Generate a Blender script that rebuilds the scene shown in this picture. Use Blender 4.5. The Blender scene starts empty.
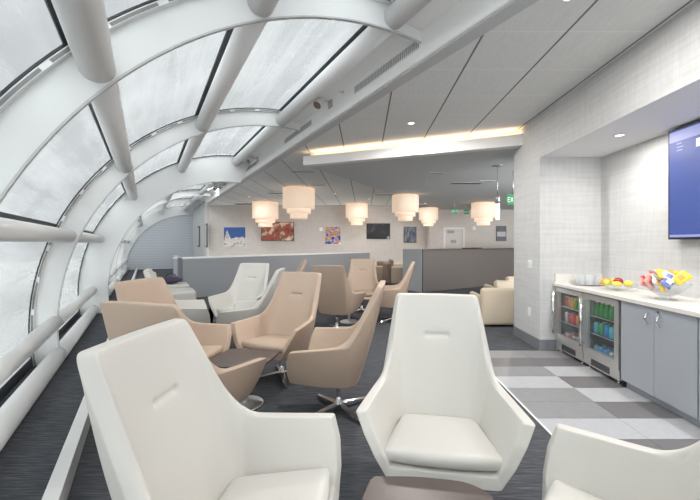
import bpy, bmesh, math, random
from mathutils import Vector, Matrix
random.seed(7)
C = bpy.context.scene.collection
PI = math.pi
TH = math.radians(31.9)          # the glazed vault runs this far left of the room's axis
V0, Z0, RI, RO = 1.965, .438, 2.87, 3.10   # vault circle: centre across / up, arch inner and outer radius

# ------------------------------------------------------------------ materials
def mat(name, col, rough=.5, metal=0., bump=None, spec=.5, emit=None, estr=0., trans=0., alpha=1.):
    m = bpy.data.materials.new(name); m.use_nodes = True
    n = m.node_tree.nodes; b = n['Principled BSDF']
    b.inputs['Base Color'].default_value = (*col, 1); b.inputs['Roughness'].default_value = rough
    b.inputs['Metallic'].default_value = metal; b.inputs['Specular IOR Level'].default_value = spec
    b.inputs['Transmission Weight'].default_value = trans; b.inputs['Alpha'].default_value = alpha
    if emit: b.inputs['Emission Color'].default_value = (*emit, 1); b.inputs['Emission Strength'].default_value = estr
    if bump:
        sc, st = bump
        tc = n.new('ShaderNodeTexCoord'); t = n.new('ShaderNodeTexNoise'); t.inputs['Scale'].default_value = sc
        t.inputs['Detail'].default_value = 3
        bp = n.new('ShaderNodeBump'); bp.inputs['Strength'].default_value = st; bp.inputs['Distance'].default_value = .01
        L = m.node_tree.links
        L.new(tc.outputs['Object'], t.inputs['Vector']); L.new(t.outputs['Fac'], bp.inputs['Height']); L.new(bp.outputs['Normal'], b.inputs['Normal'])
    return m

def nodes(m):
    nt = m.node_tree
    return nt, nt.nodes, nt.links, nt.nodes['Principled BSDF']

def mapping(nt, scale, rot=(0,0,0), kind='Object'):
    tc = nt.nodes.new('ShaderNodeTexCoord'); mp = nt.nodes.new('ShaderNodeMapping')
    mp.inputs['Scale'].default_value = scale; mp.inputs['Rotation'].default_value = rot
    nt.links.new(tc.outputs[kind], mp.inputs['Vector'])
    return mp.outputs['Vector']

def ramp(nt, fac, stops, const=False):
    r = nt.nodes.new('ShaderNodeValToRGB'); e = r.color_ramp.elements
    if const: r.color_ramp.interpolation = 'CONSTANT'
    while len(e) < len(stops): e.new(.5)
    for k, (p, c) in enumerate(stops): e[k].position = p; e[k].color = (*c, 1)
    nt.links.new(fac, r.inputs['Fac'])
    return r.outputs['Color']

def noise(nt, vec, scale, detail=3, rough=.5):
    t = nt.nodes.new('ShaderNodeTexNoise'); t.inputs['Scale'].default_value = scale
    t.inputs['Detail'].default_value = detail; t.inputs['Roughness'].default_value = rough
    nt.links.new(vec, t.inputs['Vector']); return t.outputs['Fac']

def math_(nt, op, a, b):
    n = nt.nodes.new('ShaderNodeMath'); n.operation = op
    for i, x in enumerate((a, b)):
        if isinstance(x, (int, float)): n.inputs[i].default_value = x
        else: nt.links.new(x, n.inputs[i])
    return n.outputs[0]

M = {}
M['white_paint'] = mat('white_paint', (.76,.765,.76), .30)
M['bulkhead'] = mat('bulkhead', (.90,.90,.895), .45)
M['grey_paint_shade'] = mat('grey_paint_shade', (.52,.53,.53), .5)  # plain grey on fittings; on the arch lips it is painted shade
M['plaster'] = mat('plaster', (.80,.80,.80), .8)
M['soffit'] = mat('soffit', (.56,.58,.58), .8)
M['white_leather'] = mat('white_leather', (.625,.602,.562), .42, bump=(160,.06))
M['tan_leather'] = mat('tan_leather', (.515,.39,.30), .45, bump=(160,.06))
M['club_leather'] = mat('club_leather', (.62,.52,.40), .55, bump=(120,.06))
M['brown_leather'] = mat('brown_leather', (.22,.15,.11), .55)
M['chrome'] = mat('chrome', (.75,.75,.76), .12, 1)
M['brushed'] = mat('brushed', (.62,.63,.64), .35, 1, bump=(60,.03))
M['steel'] = mat('steel', (.72,.71,.69), .42, .85)
M['dark_wood'] = mat('dark_wood', (.10,.075,.068), .38, bump=(60,.05))
M['black'] = mat('black', (.015,.015,.017), .4)
M['gasket'] = mat('gasket', (.025,.028,.034), .5)
M['laminate'] = mat('laminate', (.37,.395,.43), .45)
M['laminate_dark'] = mat('laminate_dark', (.20,.205,.22), .5)
M['base_grey'] = mat('base_grey', (.19,.20,.22), .5)
M['counter_grey'] = mat('counter_grey', (.36,.375,.395), .5, bump=(40,.04))
M['counter_brown'] = mat('counter_brown', (.145,.125,.115), .5)
M['counter_light'] = mat('counter_light', (.44,.455,.47), .5)
M['quartz'] = mat('quartz', (.74,.71,.67), .18, bump=(300,.02))
M['plate'] = mat('plate', (.85,.85,.84), .4)
M['slot'] = mat('slot', (.20,.20,.19), .6)
M['vent_grey'] = mat('vent_grey', (.33,.34,.35), .6)
M['vent_dark'] = mat('vent_dark', (.10,.10,.10), .6)
M['led'] = mat('led', (1,.8,.6), .5, emit=(1,.66,.38), estr=9)
M['bulb'] = mat('bulb', (1,.9,.8), .5, emit=(1,.86,.68), estr=4)
M['lampglass'] = mat('lampglass', (.9,.88,.85), .3, emit=(1,.8,.6), estr=.9)
M['exit_green'] = mat('exit_green', (.02,.22,.08), .4, emit=(.02,.5,.16), estr=.10)
M['exit_letter'] = mat('exit_letter', (.75,.95,.8), .4, emit=(.6,1,.7), estr=.12)
M['door'] = mat('door', (.62,.57,.52), .5)
M['screen_blue'] = mat('screen_blue', (.02,.03,.10), .55, emit=(.035,.075,.30), estr=.8)
M['screen_head'] = mat('screen_head', (.1,.1,.2), .55, emit=(.30,.33,.62), estr=.8)
M['screen_text'] = mat('screen_text', (.5,.5,.6), .25, emit=(.6,.66,.9), estr=.8)
M['purple'] = mat('purple', (.06,.04,.09), .7)
M['orange'] = mat('orange', (.85,.32,.03), .45, bump=(90,.15))
M['red_apple'] = mat('red_apple', (.38,.015,.03), .25)
M['green_apple'] = mat('green_apple', (.55,.60,.10), .28)
M['lemon'] = mat('lemon', (.85,.65,.08), .4)
M['stem'] = mat('stem', (.12,.07,.03), .7)
M['can_red'] = mat('can_red', (.50,.03,.04), .3)
M['can_blue'] = mat('can_blue', (.05,.28,.60), .3)
M['can_teal'] = mat('can_teal', (.10,.50,.62), .3)
M['can_silver'] = mat('can_silver', (.6,.62,.65), .3, .8)
M['can_green'] = mat('can_green', (.03,.30,.07), .25)
M['can_yellow'] = mat('can_yellow', (.70,.55,.12), .3)
M['can_orange'] = mat('can_orange', (.70,.25,.05), .3)
M['bag_red'] = mat('bag_red', (.55,.05,.06), .35)
M['bag_pink'] = mat('bag_pink', (.70,.30,.27), .35)
M['bag_yellow'] = mat('bag_yellow', (.80,.55,.05), .35)
M['bag_white'] = mat('bag_white', (.78,.75,.68), .35)
M['bag_blue'] = mat('bag_blue', (.10,.13,.40), .35)
M['bag_orange'] = mat('bag_orange', (.78,.30,.04), .35)
M['fridge_inside'] = mat('fridge_inside', (.10,.10,.11), .6)
M['apron'] = mat('apron', (.42,.42,.41), .9)
M['outbuilding'] = mat('outbuilding', (.50,.50,.50), .8)

def glass_mat(name, tint, white, streak=False, gloss=.08, wt=.86):
    m = bpy.data.materials.new(name); m.use_nodes = True
    nt = m.node_tree; n = nt.nodes; L = nt.links; n.remove(n['Principled BSDF'])
    out = n['Material Output']
    tr = n.new('ShaderNodeBsdfTransparent'); tr.inputs[0].default_value = (*tint, 1)
    tl = n.new('ShaderNodeBsdfTranslucent'); tl.inputs[0].default_value = (wt,wt*1.02,wt*1.03,1)
    df = n.new('ShaderNodeBsdfDiffuse'); df.inputs[0].default_value = (wt*.9,wt*.92,wt*.93,1)
    m0 = n.new('ShaderNodeMixShader'); m0.inputs[0].default_value = .45
    L.new(tl.outputs[0], m0.inputs[1]); L.new(df.outputs[0], m0.inputs[2])
    gl = n.new('ShaderNodeBsdfGlossy'); gl.inputs[0].default_value = (.9,.95,.95,1); gl.inputs[1].default_value = .05
    m1 = n.new('ShaderNodeMixShader'); m1.inputs[0].default_value = white
    L.new(tr.outputs[0], m1.inputs[1]); L.new(m0.outputs[0], m1.inputs[2])
    if streak:   # streaks of varying whiteness stretched along the pane, with broad blotches
        v = mapping(nt, (2.2, .10, 2.2)); f = noise(nt, v, 1.5, 3, .55)
        v2 = mapping(nt, (.8, .8, .8)); f2 = noise(nt, v2, 1.3, 2)
        a = math_(nt, 'MULTIPLY', math_(nt, 'SUBTRACT', f, .5), 2.0)
        b = math_(nt, 'MULTIPLY', math_(nt, 'SUBTRACT', f2, .5), 1.0)
        s = math_(nt, 'ADD', math_(nt, 'ADD', a, b), white)
        cl = n.new('ShaderNodeClamp'); cl.inputs[1].default_value = .12; cl.inputs[2].default_value = .95
        L.new(s, cl.inputs[0]); L.new(cl.outputs[0], m1.inputs[0])
    m2 = n.new('ShaderNodeMixShader'); m2.inputs[0].default_value = gloss
    L.new(m1.outputs[0], m2.inputs[1]); L.new(gl.outputs[0], m2.inputs[2])
    L.new(m2.outputs[0], out.inputs[0])
    return m
M['vault_glass'] = glass_mat('vault_glass', (.545,.56,.562), .42, True, .04, .50)
M['clear_glass'] = glass_mat('clear_glass', (.95,.97,.97), .05, False, .07)
M['tumbler_glass'] = glass_mat('tumbler_glass', (.97,.97,.97), .45, False, .10, .9)
M['cup_glass'] = glass_mat('cup_glass', (.95,.965,.97), .13, False, .12)

def carpet():
    m = mat('carpet', (.06,.065,.08), .95, spec=.1); nt, n, L, b = nodes(m)
    v = mapping(nt, (5, 90, 1), (0,0,.10)); f = noise(nt, v, 1., 4, .65)
    f2 = noise(nt, mapping(nt, (60,60,1)), 4., 2)
    s = math_(nt, 'ADD', math_(nt, 'MULTIPLY', f, .75), math_(nt, 'MULTIPLY', f2, .25))
    c = ramp(nt, s, [(.33,(.042,.045,.052)),(.5,(.082,.086,.097)),(.68,(.16,.165,.178))])
    L.new(c, b.inputs['Base Color']); return m
M['carpet'] = carpet()

def wallpaper(name, base, amp):
    m = mat(name, base, .75, spec=.2); nt, n, L, b = nodes(m)
    lo = tuple(x*(1-amp) for x in base); hi = tuple(min(.9, x*(1+amp*.7)) for x in base)
    f = noise(nt, mapping(nt, (1.6, 1.6, 30)), 1., 3, .6)
    # weave cells
    g = noise(nt, mapping(nt, (34, 34, 5)), 1., 2, .5)
    s = math_(nt, 'ADD', math_(nt, 'MULTIPLY', f, .62), math_(nt, 'MULTIPLY', g, .38))
    c = ramp(nt, s, [(.36,lo),(.5,base),(.64,hi)])
    tc = n.new('ShaderNodeTexCoord'); sep = n.new('ShaderNodeSeparateXYZ'); L.new(tc.outputs['Object'], sep.inputs[0])
    fz = math_(nt, 'LESS_THAN', math_(nt, 'FRACT', math_(nt, 'DIVIDE', sep.outputs[2], .062), 0), .13)
    xy = math_(nt, 'ADD', sep.outputs[0], sep.outputs[1])
    fx = math_(nt, 'LESS_THAN', math_(nt, 'FRACT', math_(nt, 'DIVIDE', xy, .085), 0), .10)
    mx = math_(nt, 'MAXIMUM', fz, fx)
    mix = n.new('ShaderNodeMix'); mix.data_type = 'RGBA'
    L.new(math_(nt, 'MULTIPLY', mx, .5), mix.inputs[0]); L.new(c, mix.inputs[6]); mix.inputs[7].default_value = (*lo, 1)
    L.new(mix.outputs[2], b.inputs['Base Color']); return m
M['wallpaper'] = wallpaper('wallpaper', (.56,.565,.565), .09)
M['wallpaper_far'] = wallpaper('wallpaper_far', (.62,.575,.535), .10)

def ceiling_tiles():
    m = mat('ceiling_tiles', (.66,.67,.66), .85, spec=.15); nt, n, L, b = nodes(m)
    tc = n.new('ShaderNodeTexCoord'); sep = n.new('ShaderNodeSeparateXYZ'); L.new(tc.outputs['Object'], sep.inputs[0])
    gx = math_(nt, 'LESS_THAN', math_(nt, 'FRACT', math_(nt, 'DIVIDE', math_(nt, 'ADD', sep.outputs[0], .365+66.5), .665), 0), .028)
    gy = math_(nt, 'LESS_THAN', math_(nt, 'FRACT', math_(nt, 'DIVIDE', math_(nt, 'ADD', sep.outputs[1], 61.3-2.82), .613), 0), .02)
    f = noise(nt, mapping(nt, (30,4,4)), 3., 4)
    c = ramp(nt, f, [(.3,(.70,.71,.70)),(.7,(.77,.78,.77))])
    a = n.new('ShaderNodeMix'); a.data_type = 'RGBA'; L.new(gy, a.inputs[0]); L.new(c, a.inputs[6]); a.inputs[7].default_value = (.82,.83,.82,1)
    d = n.new('ShaderNodeMix'); d.data_type = 'RGBA'; L.new(gx, d.inputs[0]); L.new(a.outputs[2], d.inputs[6]); d.inputs[7].default_value = (.20,.20,.20,1)
    L.new(d.outputs[2], b.inputs['Base Color']); return m
M['ceiling_tiles'] = ceiling_tiles()

def tile_mat(name, a):
    m = mat(name, a, .35); nt, n, L, b = nodes(m)
    f = noise(nt, mapping(nt, (6,60,1)), 2., 4)
    L.new(ramp(nt, f, [(.3,tuple(x*.88 for x in a)),(.7,tuple(x*1.1 for x in a))]), b.inputs['Base Color']); return m
M['tile_light'] = tile_mat('tile_light', (.42,.43,.45))
M['tile_mid'] = tile_mat('tile_mid', (.25,.255,.262))
M['tile_dark'] = tile_mat('tile_dark', (.16,.155,.162))
M['grout'] = mat('grout', (.38,.38,.38), .8)

def louver():
    m = mat('louver', (.40,.44,.50), .6); nt, n, L, b = nodes(m)
    w = n.new('ShaderNodeTexWave'); w.bands_direction = 'Z'; w.inputs['Scale'].default_value = 2.2
    L.new(mapping(nt, (1,1,1)), w.inputs['Vector'])
    L.new(ramp(nt, w.outputs['Fac'], [(0,(.52,.55,.59)),(.25,(.58,.61,.65)),(1,(.60,.63,.67))]), b.inputs['Base Color']); return m
M['louver'] = louver()

def shade_mat():
    m = mat('lamp_fabric', (.82,.72,.62), .9, spec=0., emit=(1,.70,.47), estr=.44); nt, n, L, b = nodes(m)
    f = noise(nt, mapping(nt, (2,2,90)), 1., 2)
    L.new(ramp(nt, f, [(.3,(.95,.60,.37)),(.7,(1,.74,.52))]), b.inputs['Emission Color']); return m
M['lamp_fabric'] = shade_mat()

def picture_mat(name, stops, scale, emit=0., vec=(1,1,1)):
    m = mat(name, (.3,.3,.3), .4); nt, n, L, b = nodes(m)
    t = n.new('ShaderNodeTexNoise'); t.inputs['Scale'].default_value = scale; t.inputs['Detail'].default_value = 2
    L.new(mapping(nt, vec), t.inputs['Vector'])
    c = ramp(nt, t.outputs['Fac'], stops); L.new(c, b.inputs['Base Color'])
    if emit: L.new(c, b.inputs['Emission Color']); b.inputs['Emission Strength'].default_value = emit
    return m
M['art_warm'] = picture_mat('art_warm', [(.30,(.03,.015,.015)),(.42,(.35,.06,.04)),(.52,(.16,.08,.05)),(.60,(.60,.36,.25)),(.70,(.65,.50,.42))], 3.2, .25)
M['art_sky'] = mat('art_sky', (.03,.10,.34), .4)
M['art_stone'] = picture_mat('art_stone', [(.35,(.42,.36,.30)),(.55,(.78,.74,.68)),(.7,(.5,.5,.52))], 9.)
M['art_mixed'] = picture_mat('art_mixed', [(.32,(.03,.03,.05)),(.42,(.05,.09,.35)),(.50,(.55,.55,.6)),(.56,(.5,.06,.08)),(.63,(.6,.42,.06)),(.72,(.8,.8,.8))], 5.)
M['art_night'] = picture_mat('art_night', [(.55,(.01,.01,.012)),(.66,(.05,.05,.06)),(.74,(.4,.4,.42))], 3.5, .2)
M['art_blue'] = picture_mat('art_blue', [(.35,(.03,.035,.05)),(.55,(.10,.12,.18)),(.72,(.35,.30,.28))], 6., 0, (2,1,.6))
M['art_grey'] = mat('art_grey', (.05,.05,.055), .4)
M['art_cloud'] = mat('art_cloud', (.42,.42,.44), .4)

# ------------------------------------------------------------------ mesh helpers
def box(bm, lo, hi, mi=0):
    vs = [bm.verts.new((x,y,z)) for z in (lo[2],hi[2]) for x,y in ((lo[0],lo[1]),(hi[0],lo[1]),(hi[0],hi[1]),(lo[0],hi[1]))]
    for f in ((3,2,1,0),(4,5,6,7),(0,1,5,4),(1,2,6,5),(2,3,7,6),(3,0,4,7)):
        bm.faces.new([vs[i] for i in f]).material_index = mi

def prism(bm, poly, z0, z1):
    a = [bm.verts.new((x,y,z0)) for x,y in poly]; b = [bm.verts.new((x,y,z1)) for x,y in poly]
    n = len(poly)
    bm.faces.new(a[::-1]); bm.faces.new(b)
    for i in range(n): bm.faces.new((a[i],a[(i+1)%n],b[(i+1)%n],b[i]))

def tube(bm, pts, r, n=16, cap=True):
    pts = [Vector(p) for p in pts]; rs = r if isinstance(r,(list,tuple)) else [r]*len(pts)
    rings = []
    up = None
    for i, p in enumerate(pts):
        d = (pts[min(i+1,len(pts)-1)]-pts[max(i-1,0)]).normalized()
        if up is None: up = Vector((0,0,1)) if abs(d.z) < .9 else Vector((1,0,0))
        a = d.cross(up).normalized(); b = a.cross(d).normalized(); up = b
        rings.append([bm.verts.new(p+rs[i]*(math.cos(2*PI*k/n)*a+math.sin(2*PI*k/n)*b)) for k in range(n)])
    for A, B in zip(rings, rings[1:]):
        for k in range(n):
            f = bm.faces.new((A[k],A[(k+1)%n],B[(k+1)%n],B[k])); f.smooth = True
    if cap: bm.faces.new(rings[0][::-1]); bm.faces.new(rings[-1])

def lathe(bm, prof, n=24, c=(0,0,0)):
    rings = []
    for r, z in prof:
        if r < 1e-5: rings.append([bm.verts.new((c[0],c[1],c[2]+z))])
        else: rings.append([bm.verts.new((c[0]+r*math.cos(2*PI*k/n),c[1]+r*math.sin(2*PI*k/n),c[2]+z)) for k in range(n)])
    for A, B in zip(rings, rings[1:]):
        for k in range(n):
            j = (k+1)%n
            if len(A)==1 and len(B)==1: continue
            if len(A)==1: f = bm.faces.new((A[0],B[j],B[k]))
            elif len(B)==1: f = bm.faces.new((A[k],A[j],B[0]))
            else: f = bm.faces.new((A[k],A[j],B[j],B[k]))
            f.smooth = True

def obj(name, bm, m, parent=None, kind=None, loc=None, rz=0, bevel=0, smooth=None):
    bmesh.ops.recalc_face_normals(bm, faces=bm.faces)
    me = bpy.data.meshes.new(name); bm.to_mesh(me); bm.free()
    for k in (m if isinstance(m,(list,tuple)) else [m]): me.materials.append(M[k])
    o = bpy.data.objects.new(name, me); C.objects.link(o)
    if parent: o.parent = parent
    if kind: o['kind'] = kind
    if loc: o.location = loc
    if rz: o.rotation_euler = (0,0,rz)
    if bevel:
        b = o.modifiers.new('bevel','BEVEL'); b.width = bevel; b.segments = 2; b.limit_method = 'ANGLE'
        if smooth is None: pass
    return o

def boxobj(name, lo, hi, m, parent=None, kind=None, bevel=0, **k):
    bm = bmesh.new(); box(bm, lo, hi); return obj(name, bm, m, parent, kind, bevel=bevel, **k)

def tag(o, label, cat, group=None):
    o['label'] = label; o['category'] = cat
    if group: o['group'] = group
    return o

def thing(name, label, cat, loc=(0,0,0), rz=0, group=None):
    o = bpy.data.objects.new(name, None); C.objects.link(o)
    o.location = loc; o.rotation_euler = (0,0,rz); o.empty_display_size = .1
    return tag(o, label, cat, group)

def dup(root, loc, rz, label, group=None):
    r = root.copy(); C.objects.link(r); r.location = loc; r.rotation_euler = (0,0,rz); r['label'] = label
    if group: r['group'] = group
    for ch in list(root.children):
        c = ch.copy(); C.objects.link(c); c.parent = r
        for g in ch.children:
            d = g.copy(); C.objects.link(d); d.parent = c
    return r

def bake_subsurf(o, lv):
    s = o.modifiers.new('s','SUBSURF'); s.levels = lv; s.render_levels = lv
    bpy.context.view_layer.update()
    dg = bpy.context.evaluated_depsgraph_get()
    me = bpy.data.meshes.new_from_object(o.evaluated_get(dg))
    o.modifiers.clear(); o.data = me
    for p in me.polygons: p.use_smooth = True
    return o

# ------------------------------------------------------------------ setting: vault (local axes: x across, y along, z up)
def vobj(name, bm, m, kind='structure', parent=None):
    o = obj(name, bm, m, parent, kind)
    if parent is None: o.rotation_euler = (0,0,TH)
    return o
def cp(r, a, d): return (V0+r*math.cos(a), d, Z0+r*math.sin(a))
A_END = math.radians(84.5); A_FOOT = math.radians(188.6)
trim_n = [0]
def trim(bm, m, bevel=0, smooth=False):
    trim_n[0] += 1
    o = vobj('trim_%d' % trim_n[0], bm, m)
    return o

def ring(bm, r0, r1, d0, d1, a0, a1, n=72):
    def amax(r, a): # clip foot at the floor
        return min(a, PI+math.asin(min(1, Z0/r)))
    sec = []
    for i in range(n+1):
        row = []
        for r, d in ((r0,d0),(r1,d0),(r1,d1),(r0,d1)):
            aa = a0+(amax(r,a1)-a0)*i/n
            row.append(bm.verts.new(cp(r,aa,d)))
        sec.append(row)
    for A, B in zip(sec, sec[1:]):
        for k in range(4):
            f = bm.faces.new((A[k],A[(k+1)%4],B[(k+1)%4],B[k]))
    bm.faces.new(sec[0]); bm.faces.new(sec[-1][::-1])

ARCH = [-3.6, -.55, 2.5, 5.5, 8.9]
ARCH_FAR = [8.9, 12.0, 15.05, 18.1]
DE = 22.5
for d in ARCH[:-1]+ARCH_FAR[1:]:
    bm = bmesh.new(); ring(bm, RI, RO, d-.012, d+.012, A_END, A_FOOT); trim(bm, 'white_paint')
# inner edge lip on each arch, grey standing in for its shade, pale glazing track on its outside
for d in ARCH[:-1]+ARCH_FAR[1:]:
    bm = bmesh.new(); ring(bm, RI-.012, RI, d-.015, d+.015, A_END, A_FOOT); trim(bm, 'grey_paint_shade')
    bm = bmesh.new(); ring(bm, RO-.03, RO, d-.055, d+.055, A_END, A_FOOT); trim(bm, 'white_paint')
    bm = bmesh.new()
    for k in range(15):
        a0 = A_END+.03+k*.122; ring(bm, RO-.026, RO-.008, d-.0575, d-.05, a0, a0+.10, 8)
    trim(bm, 'slot')
# solid bay behind the third arch
def portal(d0, d1, v0, z0, r, a0, ro):   # deep plate: its own inner circle, the vault's outer one
    bm = bmesh.new(); n = 80; rows = []
    ae = PI+math.asin(min(1, z0/r)) if z0 < r else PI
    for i in range(n+1):
        t = i/n
        a = a0+(ae-a0)*t; pi_ = (v0+r*math.cos(a), max(0,z0+r*math.sin(a)))
        b = A_END+(PI+math.asin(Z0/ro)-A_END)*t; po = (V0+ro*math.cos(b), max(0,Z0+ro*math.sin(b)))
        rows.append([bm.verts.new((p[0],d,p[1])) for p, d in ((pi_,d0),(po,d0),(po,d1),(pi_,d1))])
    for A_, B_ in zip(rows, rows[1:]):
        for k in range(4): bm.faces.new((A_[k],A_[(k+1)%4],B_[(k+1)%4],B_[k]))
    bm.faces.new(rows[0]); bm.faces.new(rows[-1][::-1])
    trim(bm, 'white_paint')
    bm = bmesh.new(); rows = []
    for i in range(n+1):
        a = a0+(ae-a0)*i/n
        rows.append([bm.verts.new((v0+q*math.cos(a), d, max(0,z0+q*math.sin(a)))) for q, d in ((r-.012,d0-.004),(r,d0-.004),(r,d1),(r-.012,d1))])
    for A_, B_ in zip(rows, rows[1:]):
        for k in range(4): bm.faces.new((A_[k],A_[(k+1)%4],B_[(k+1)%4],B_[k]))
    bm.faces.new(rows[0]); bm.faces.new(rows[-1][::-1])
    trim(bm, 'grey_paint_shade')  # inner edge lip, its shade put into the grey
portal(8.88, 8.92, 1.788, .46, 2.458, math.radians(86), RO+.04)
portal(DE-.05, DE, 2.13, .02, 3.04, math.radians(87), RO+.04)
# tubes between the arches
TUBE_A = [92.3, 115.6, 138.0, 158.8]
for bays in (list(zip(ARCH, ARCH[1:])), list(zip(ARCH_FAR, ARCH_FAR[1:]+[DE]))):
    for d0, d1 in bays:
        for k, a in enumerate(TUBE_A):
            bm = bmesh.new(); rr = (.095,.092,.090,.078)[k]
            p = cp(2.965, math.radians(a), 0)
            tube(bm, [(p[0],d0+.016,p[2]),(p[0],d1-.016,p[2])], rr, 28, True)
            # weld collar at each end
            trim(bm, 'white_paint')
        bm = bmesh.new(); tube(bm, [(-.925,d0+.016,.478),(-.925,d1-.016,.478)], .078, 24); trim(bm, 'white_paint')
        bm = bmesh.new(); tube(bm, [(-.895,d0+.016,.088),(-.895,d1-.016,.088)], .088, 24); trim(bm, 'white_paint')
# panes: one window per bay and gap, with a dark gasket frame
edges = [84.5, 92.3, 115.6, 138.0, 158.8, 188.0]
wn = 0
for bays in (list(zip(ARCH, ARCH[1:])), list(zip(ARCH_FAR, ARCH_FAR[1:]+[DE]))):
    for d0, d1 in bays:
        bm = bmesh.new(); ring(bm, RI+.10, RO+.05, d0+.016, d1-.016, A_END-.02, math.radians(92.3), 10); trim(bm, 'bulkhead')
        for a0, a1 in zip(edges[1:], edges[2:]):
            wn += 1
            bm = bmesh.new(); r = RO+.016
            a0r, a1r = math.radians(a0), math.radians(a1)
            n = 10
            rows = [[bm.verts.new(cp(rq, a0r+(a1r-a0r)*i/n, d)) for d, rq in ((d0+.02,r),(d1-.02,r),(d1-.02,r+.012),(d0+.02,r+.012))] for i in range(n+1)]
            for A, B in zip(rows, rows[1:]):
                for k in range(4):
                    f = bm.faces.new((A[k],A[(k+1)%4],B[(k+1)%4],B[k])); f.smooth = k in (0,2)
            bm.faces.new(rows[0]); bm.faces.new(rows[-1][::-1])
            w = vobj('window_%d' % wn, bm, 'vault_glass')
            bm = bmesh.new()
            g = math.radians(.9)
            ring(bm, r-.014, r-.002, d0+.02, d0+.06, a0r, a1r, 10); ring(bm, r-.014, r-.002, d1-.06, d1-.02, a0r, a1r, 10)
            if a0 > 85: ring(bm, r-.014, r-.002, d0+.02, d1-.02, a0r, a0r+g*.95, 3)
            ring(bm, r-.014, r-.002, d0+.02, d1-.02, a1r-g*1.95, a1r, 3)
            vobj('gasket', bm, 'gasket', None, w)
# end wall of the vault
bm = bmesh.new()
pts = [cp(2.9, A_END+(A_FOOT-A_END)*i/60, 0) for i in range(61)]
pts = [(p[0], max(0,p[2])) for p in pts]+[(2.45,0),(2.45,3.30)]
DW = DE
a = [bm.verts.new((x,DW,z)) for x,z in pts]; b = [bm.verts.new((x,DW+.2,z)) for x,z in pts]
bm.faces.new(a); bm.faces.new(b[::-1])
for i in range(len(pts)): bm.faces.new((a[i],a[(i+1)%len(pts)],b[(i+1)%len(pts)],b[i]))
o = vobj('wall_end', bm, 'louver')
# low kerb between seating and glass
bm = bmesh.new(); box(bm, (-.445,-3.5,0), (-.372,DE-.06,.137)); o = trim(bm, 'white_paint')

# bulkhead: white beam along the inner edge of the vault
VB, VU, ZC = 2.18, 2.33, 3.13
bm = bmesh.new(); box(bm, (VB,-6,ZC), (VU,16.5,3.62)); trim(bm, 'bulkhead')
bm = bmesh.new(); box(bm, (VB-.005,-6,3.60), (VU+.6,26,3.66)); trim(bm, 'plaster')
bm = bmesh.new(); box(bm, (VB-.006,-6,ZC), (VB,16.5,ZC+.015)); trim(bm, 'plaster')
bm = bmesh.new(); box(bm, (VB+.02,-6,ZC-.012), (VU,16.5,ZC)); trim(bm, 'grey_paint_shade')
# wall past the end of the bulkhead
bm = bmesh.new(); box(bm, (2.30,16.9,0), (2.45,DE,3.6)); vobj('wall_left', bm, 'wallpaper')

# ------------------------------------------------------------------ setting: room
def W(v, d): return (math.cos(TH)*v-math.sin(TH)*d, math.sin(TH)*v+math.cos(TH)*d)
YB = 15.6
# floors
bm = bmesh.new(); prism(bm, [W(-1.2,-6), (1.40,-4.6), (1.40,4.64), (12,4.64), (12,YB+.2), W(2.6,15.9), W(2.6,DE+.25), W(-1.2,DE+.25)], -.12, 0)
obj('floor', bm, 'carpet', None, 'structure')
bm = bmesh.new(); box(bm, (1.40,-4.6,-.12), (3.3,4.64,-.002)); obj('floor', bm, 'grout', None, 'structure')
bm = bmesh.new()
colA = {0:1,1:2,2:1,3:0,4:1,5:1,6:0,7:2}
colB = {0:1,1:2,2:0,3:2,4:0,5:2,6:0,7:2,8:1}
for r in range(28):
    y1 = 4.64-.30*r; y0 = y1-.30
    for cidx, (x0, x1) in enumerate(((1.40,2.065),(2.065,2.73),(2.73,3.28))):
        cm = (colA if cidx == 0 else colB).get(r, (1,2,0,2,0,1)[(r*2+cidx*3) % 6])
        box(bm, (x0+.0015,y0+.0015,-.01), (x1-.0015,y1-.0015,.001), cm)
obj('floor', bm, ['tile_light','tile_mid','tile_dark'], None, 'structure')
bm = bmesh.new(); box(bm, (1.385,-4.6,-.002), (1.402,4.645,.004)); obj('trim_200', bm, 'plate', None, 'structure')

# glazed end wall behind the camera
bm = bmesh.new(); box(bm, (-6,-5.02,0), (12,-5.0,4.2)); obj('window_100', bm, 'clear_glass', None, 'structure')
for k in range(8):
    bm = bmesh.new(); x = -5+2.2*k; box(bm, (x-.04,-5.08,0), (x+.04,-4.95,4.2)); obj('trim_%d' % (300+k), bm, 'white_paint', None, 'structure')
# ceiling
bm = bmesh.new()
prism(bm, [W(VU-.02,-6), (12,-4.6), (12,YB+.2), (-7.2,YB+.2), W(VU-.02,16.8)], ZC, ZC+.1)
obj('ceiling', bm, 'ceiling_tiles', None, 'structure')
A = Vector((2.34,5.15)); B = Vector((-1.126,6.49)); bd = (B-A).normalized(); nn = Vector((-bd.y,bd.x))
if nn.y < 0: nn = -nn
Cc = B+Vector((.46,.89)).normalized()*10.2
gap = .16
A2, B2 = A+nn*gap, B+nn*gap-bd*.05
bm = bmesh.new(); prism(bm, [tuple(A2+Vector((.0,0))), (12,A2.y), (12,YB), (Cc.x,min(YB,Cc.y)), tuple(B2)], 2.87, ZC)
obj('ceiling', bm, 'soffit', None, 'structure')
bm = bmesh.new()
prism(bm, [tuple(A), tuple(A+nn*.03), tuple(B+nn*.03), tuple(B)], 2.87, 3.035)
prism(bm, [tuple(A+nn*.03), tuple(A2), tuple(B2), tuple(B+nn*.03)], 2.87, 2.90)
obj('trim_201', bm, 'plaster', None, 'structure')
bm = bmesh.new(); prism(bm, [tuple(A+nn*.05-(-bd)*.0), tuple(A+nn*.11), tuple(B+nn*.11-bd*.12), tuple(B+nn*.05-bd*.12)], 2.99, 3.005)
cove = obj('cove_light_strip', bm, 'led'); tag(cove, 'warm glowing light strip along the top of the white ceiling drop', 'light')

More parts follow.
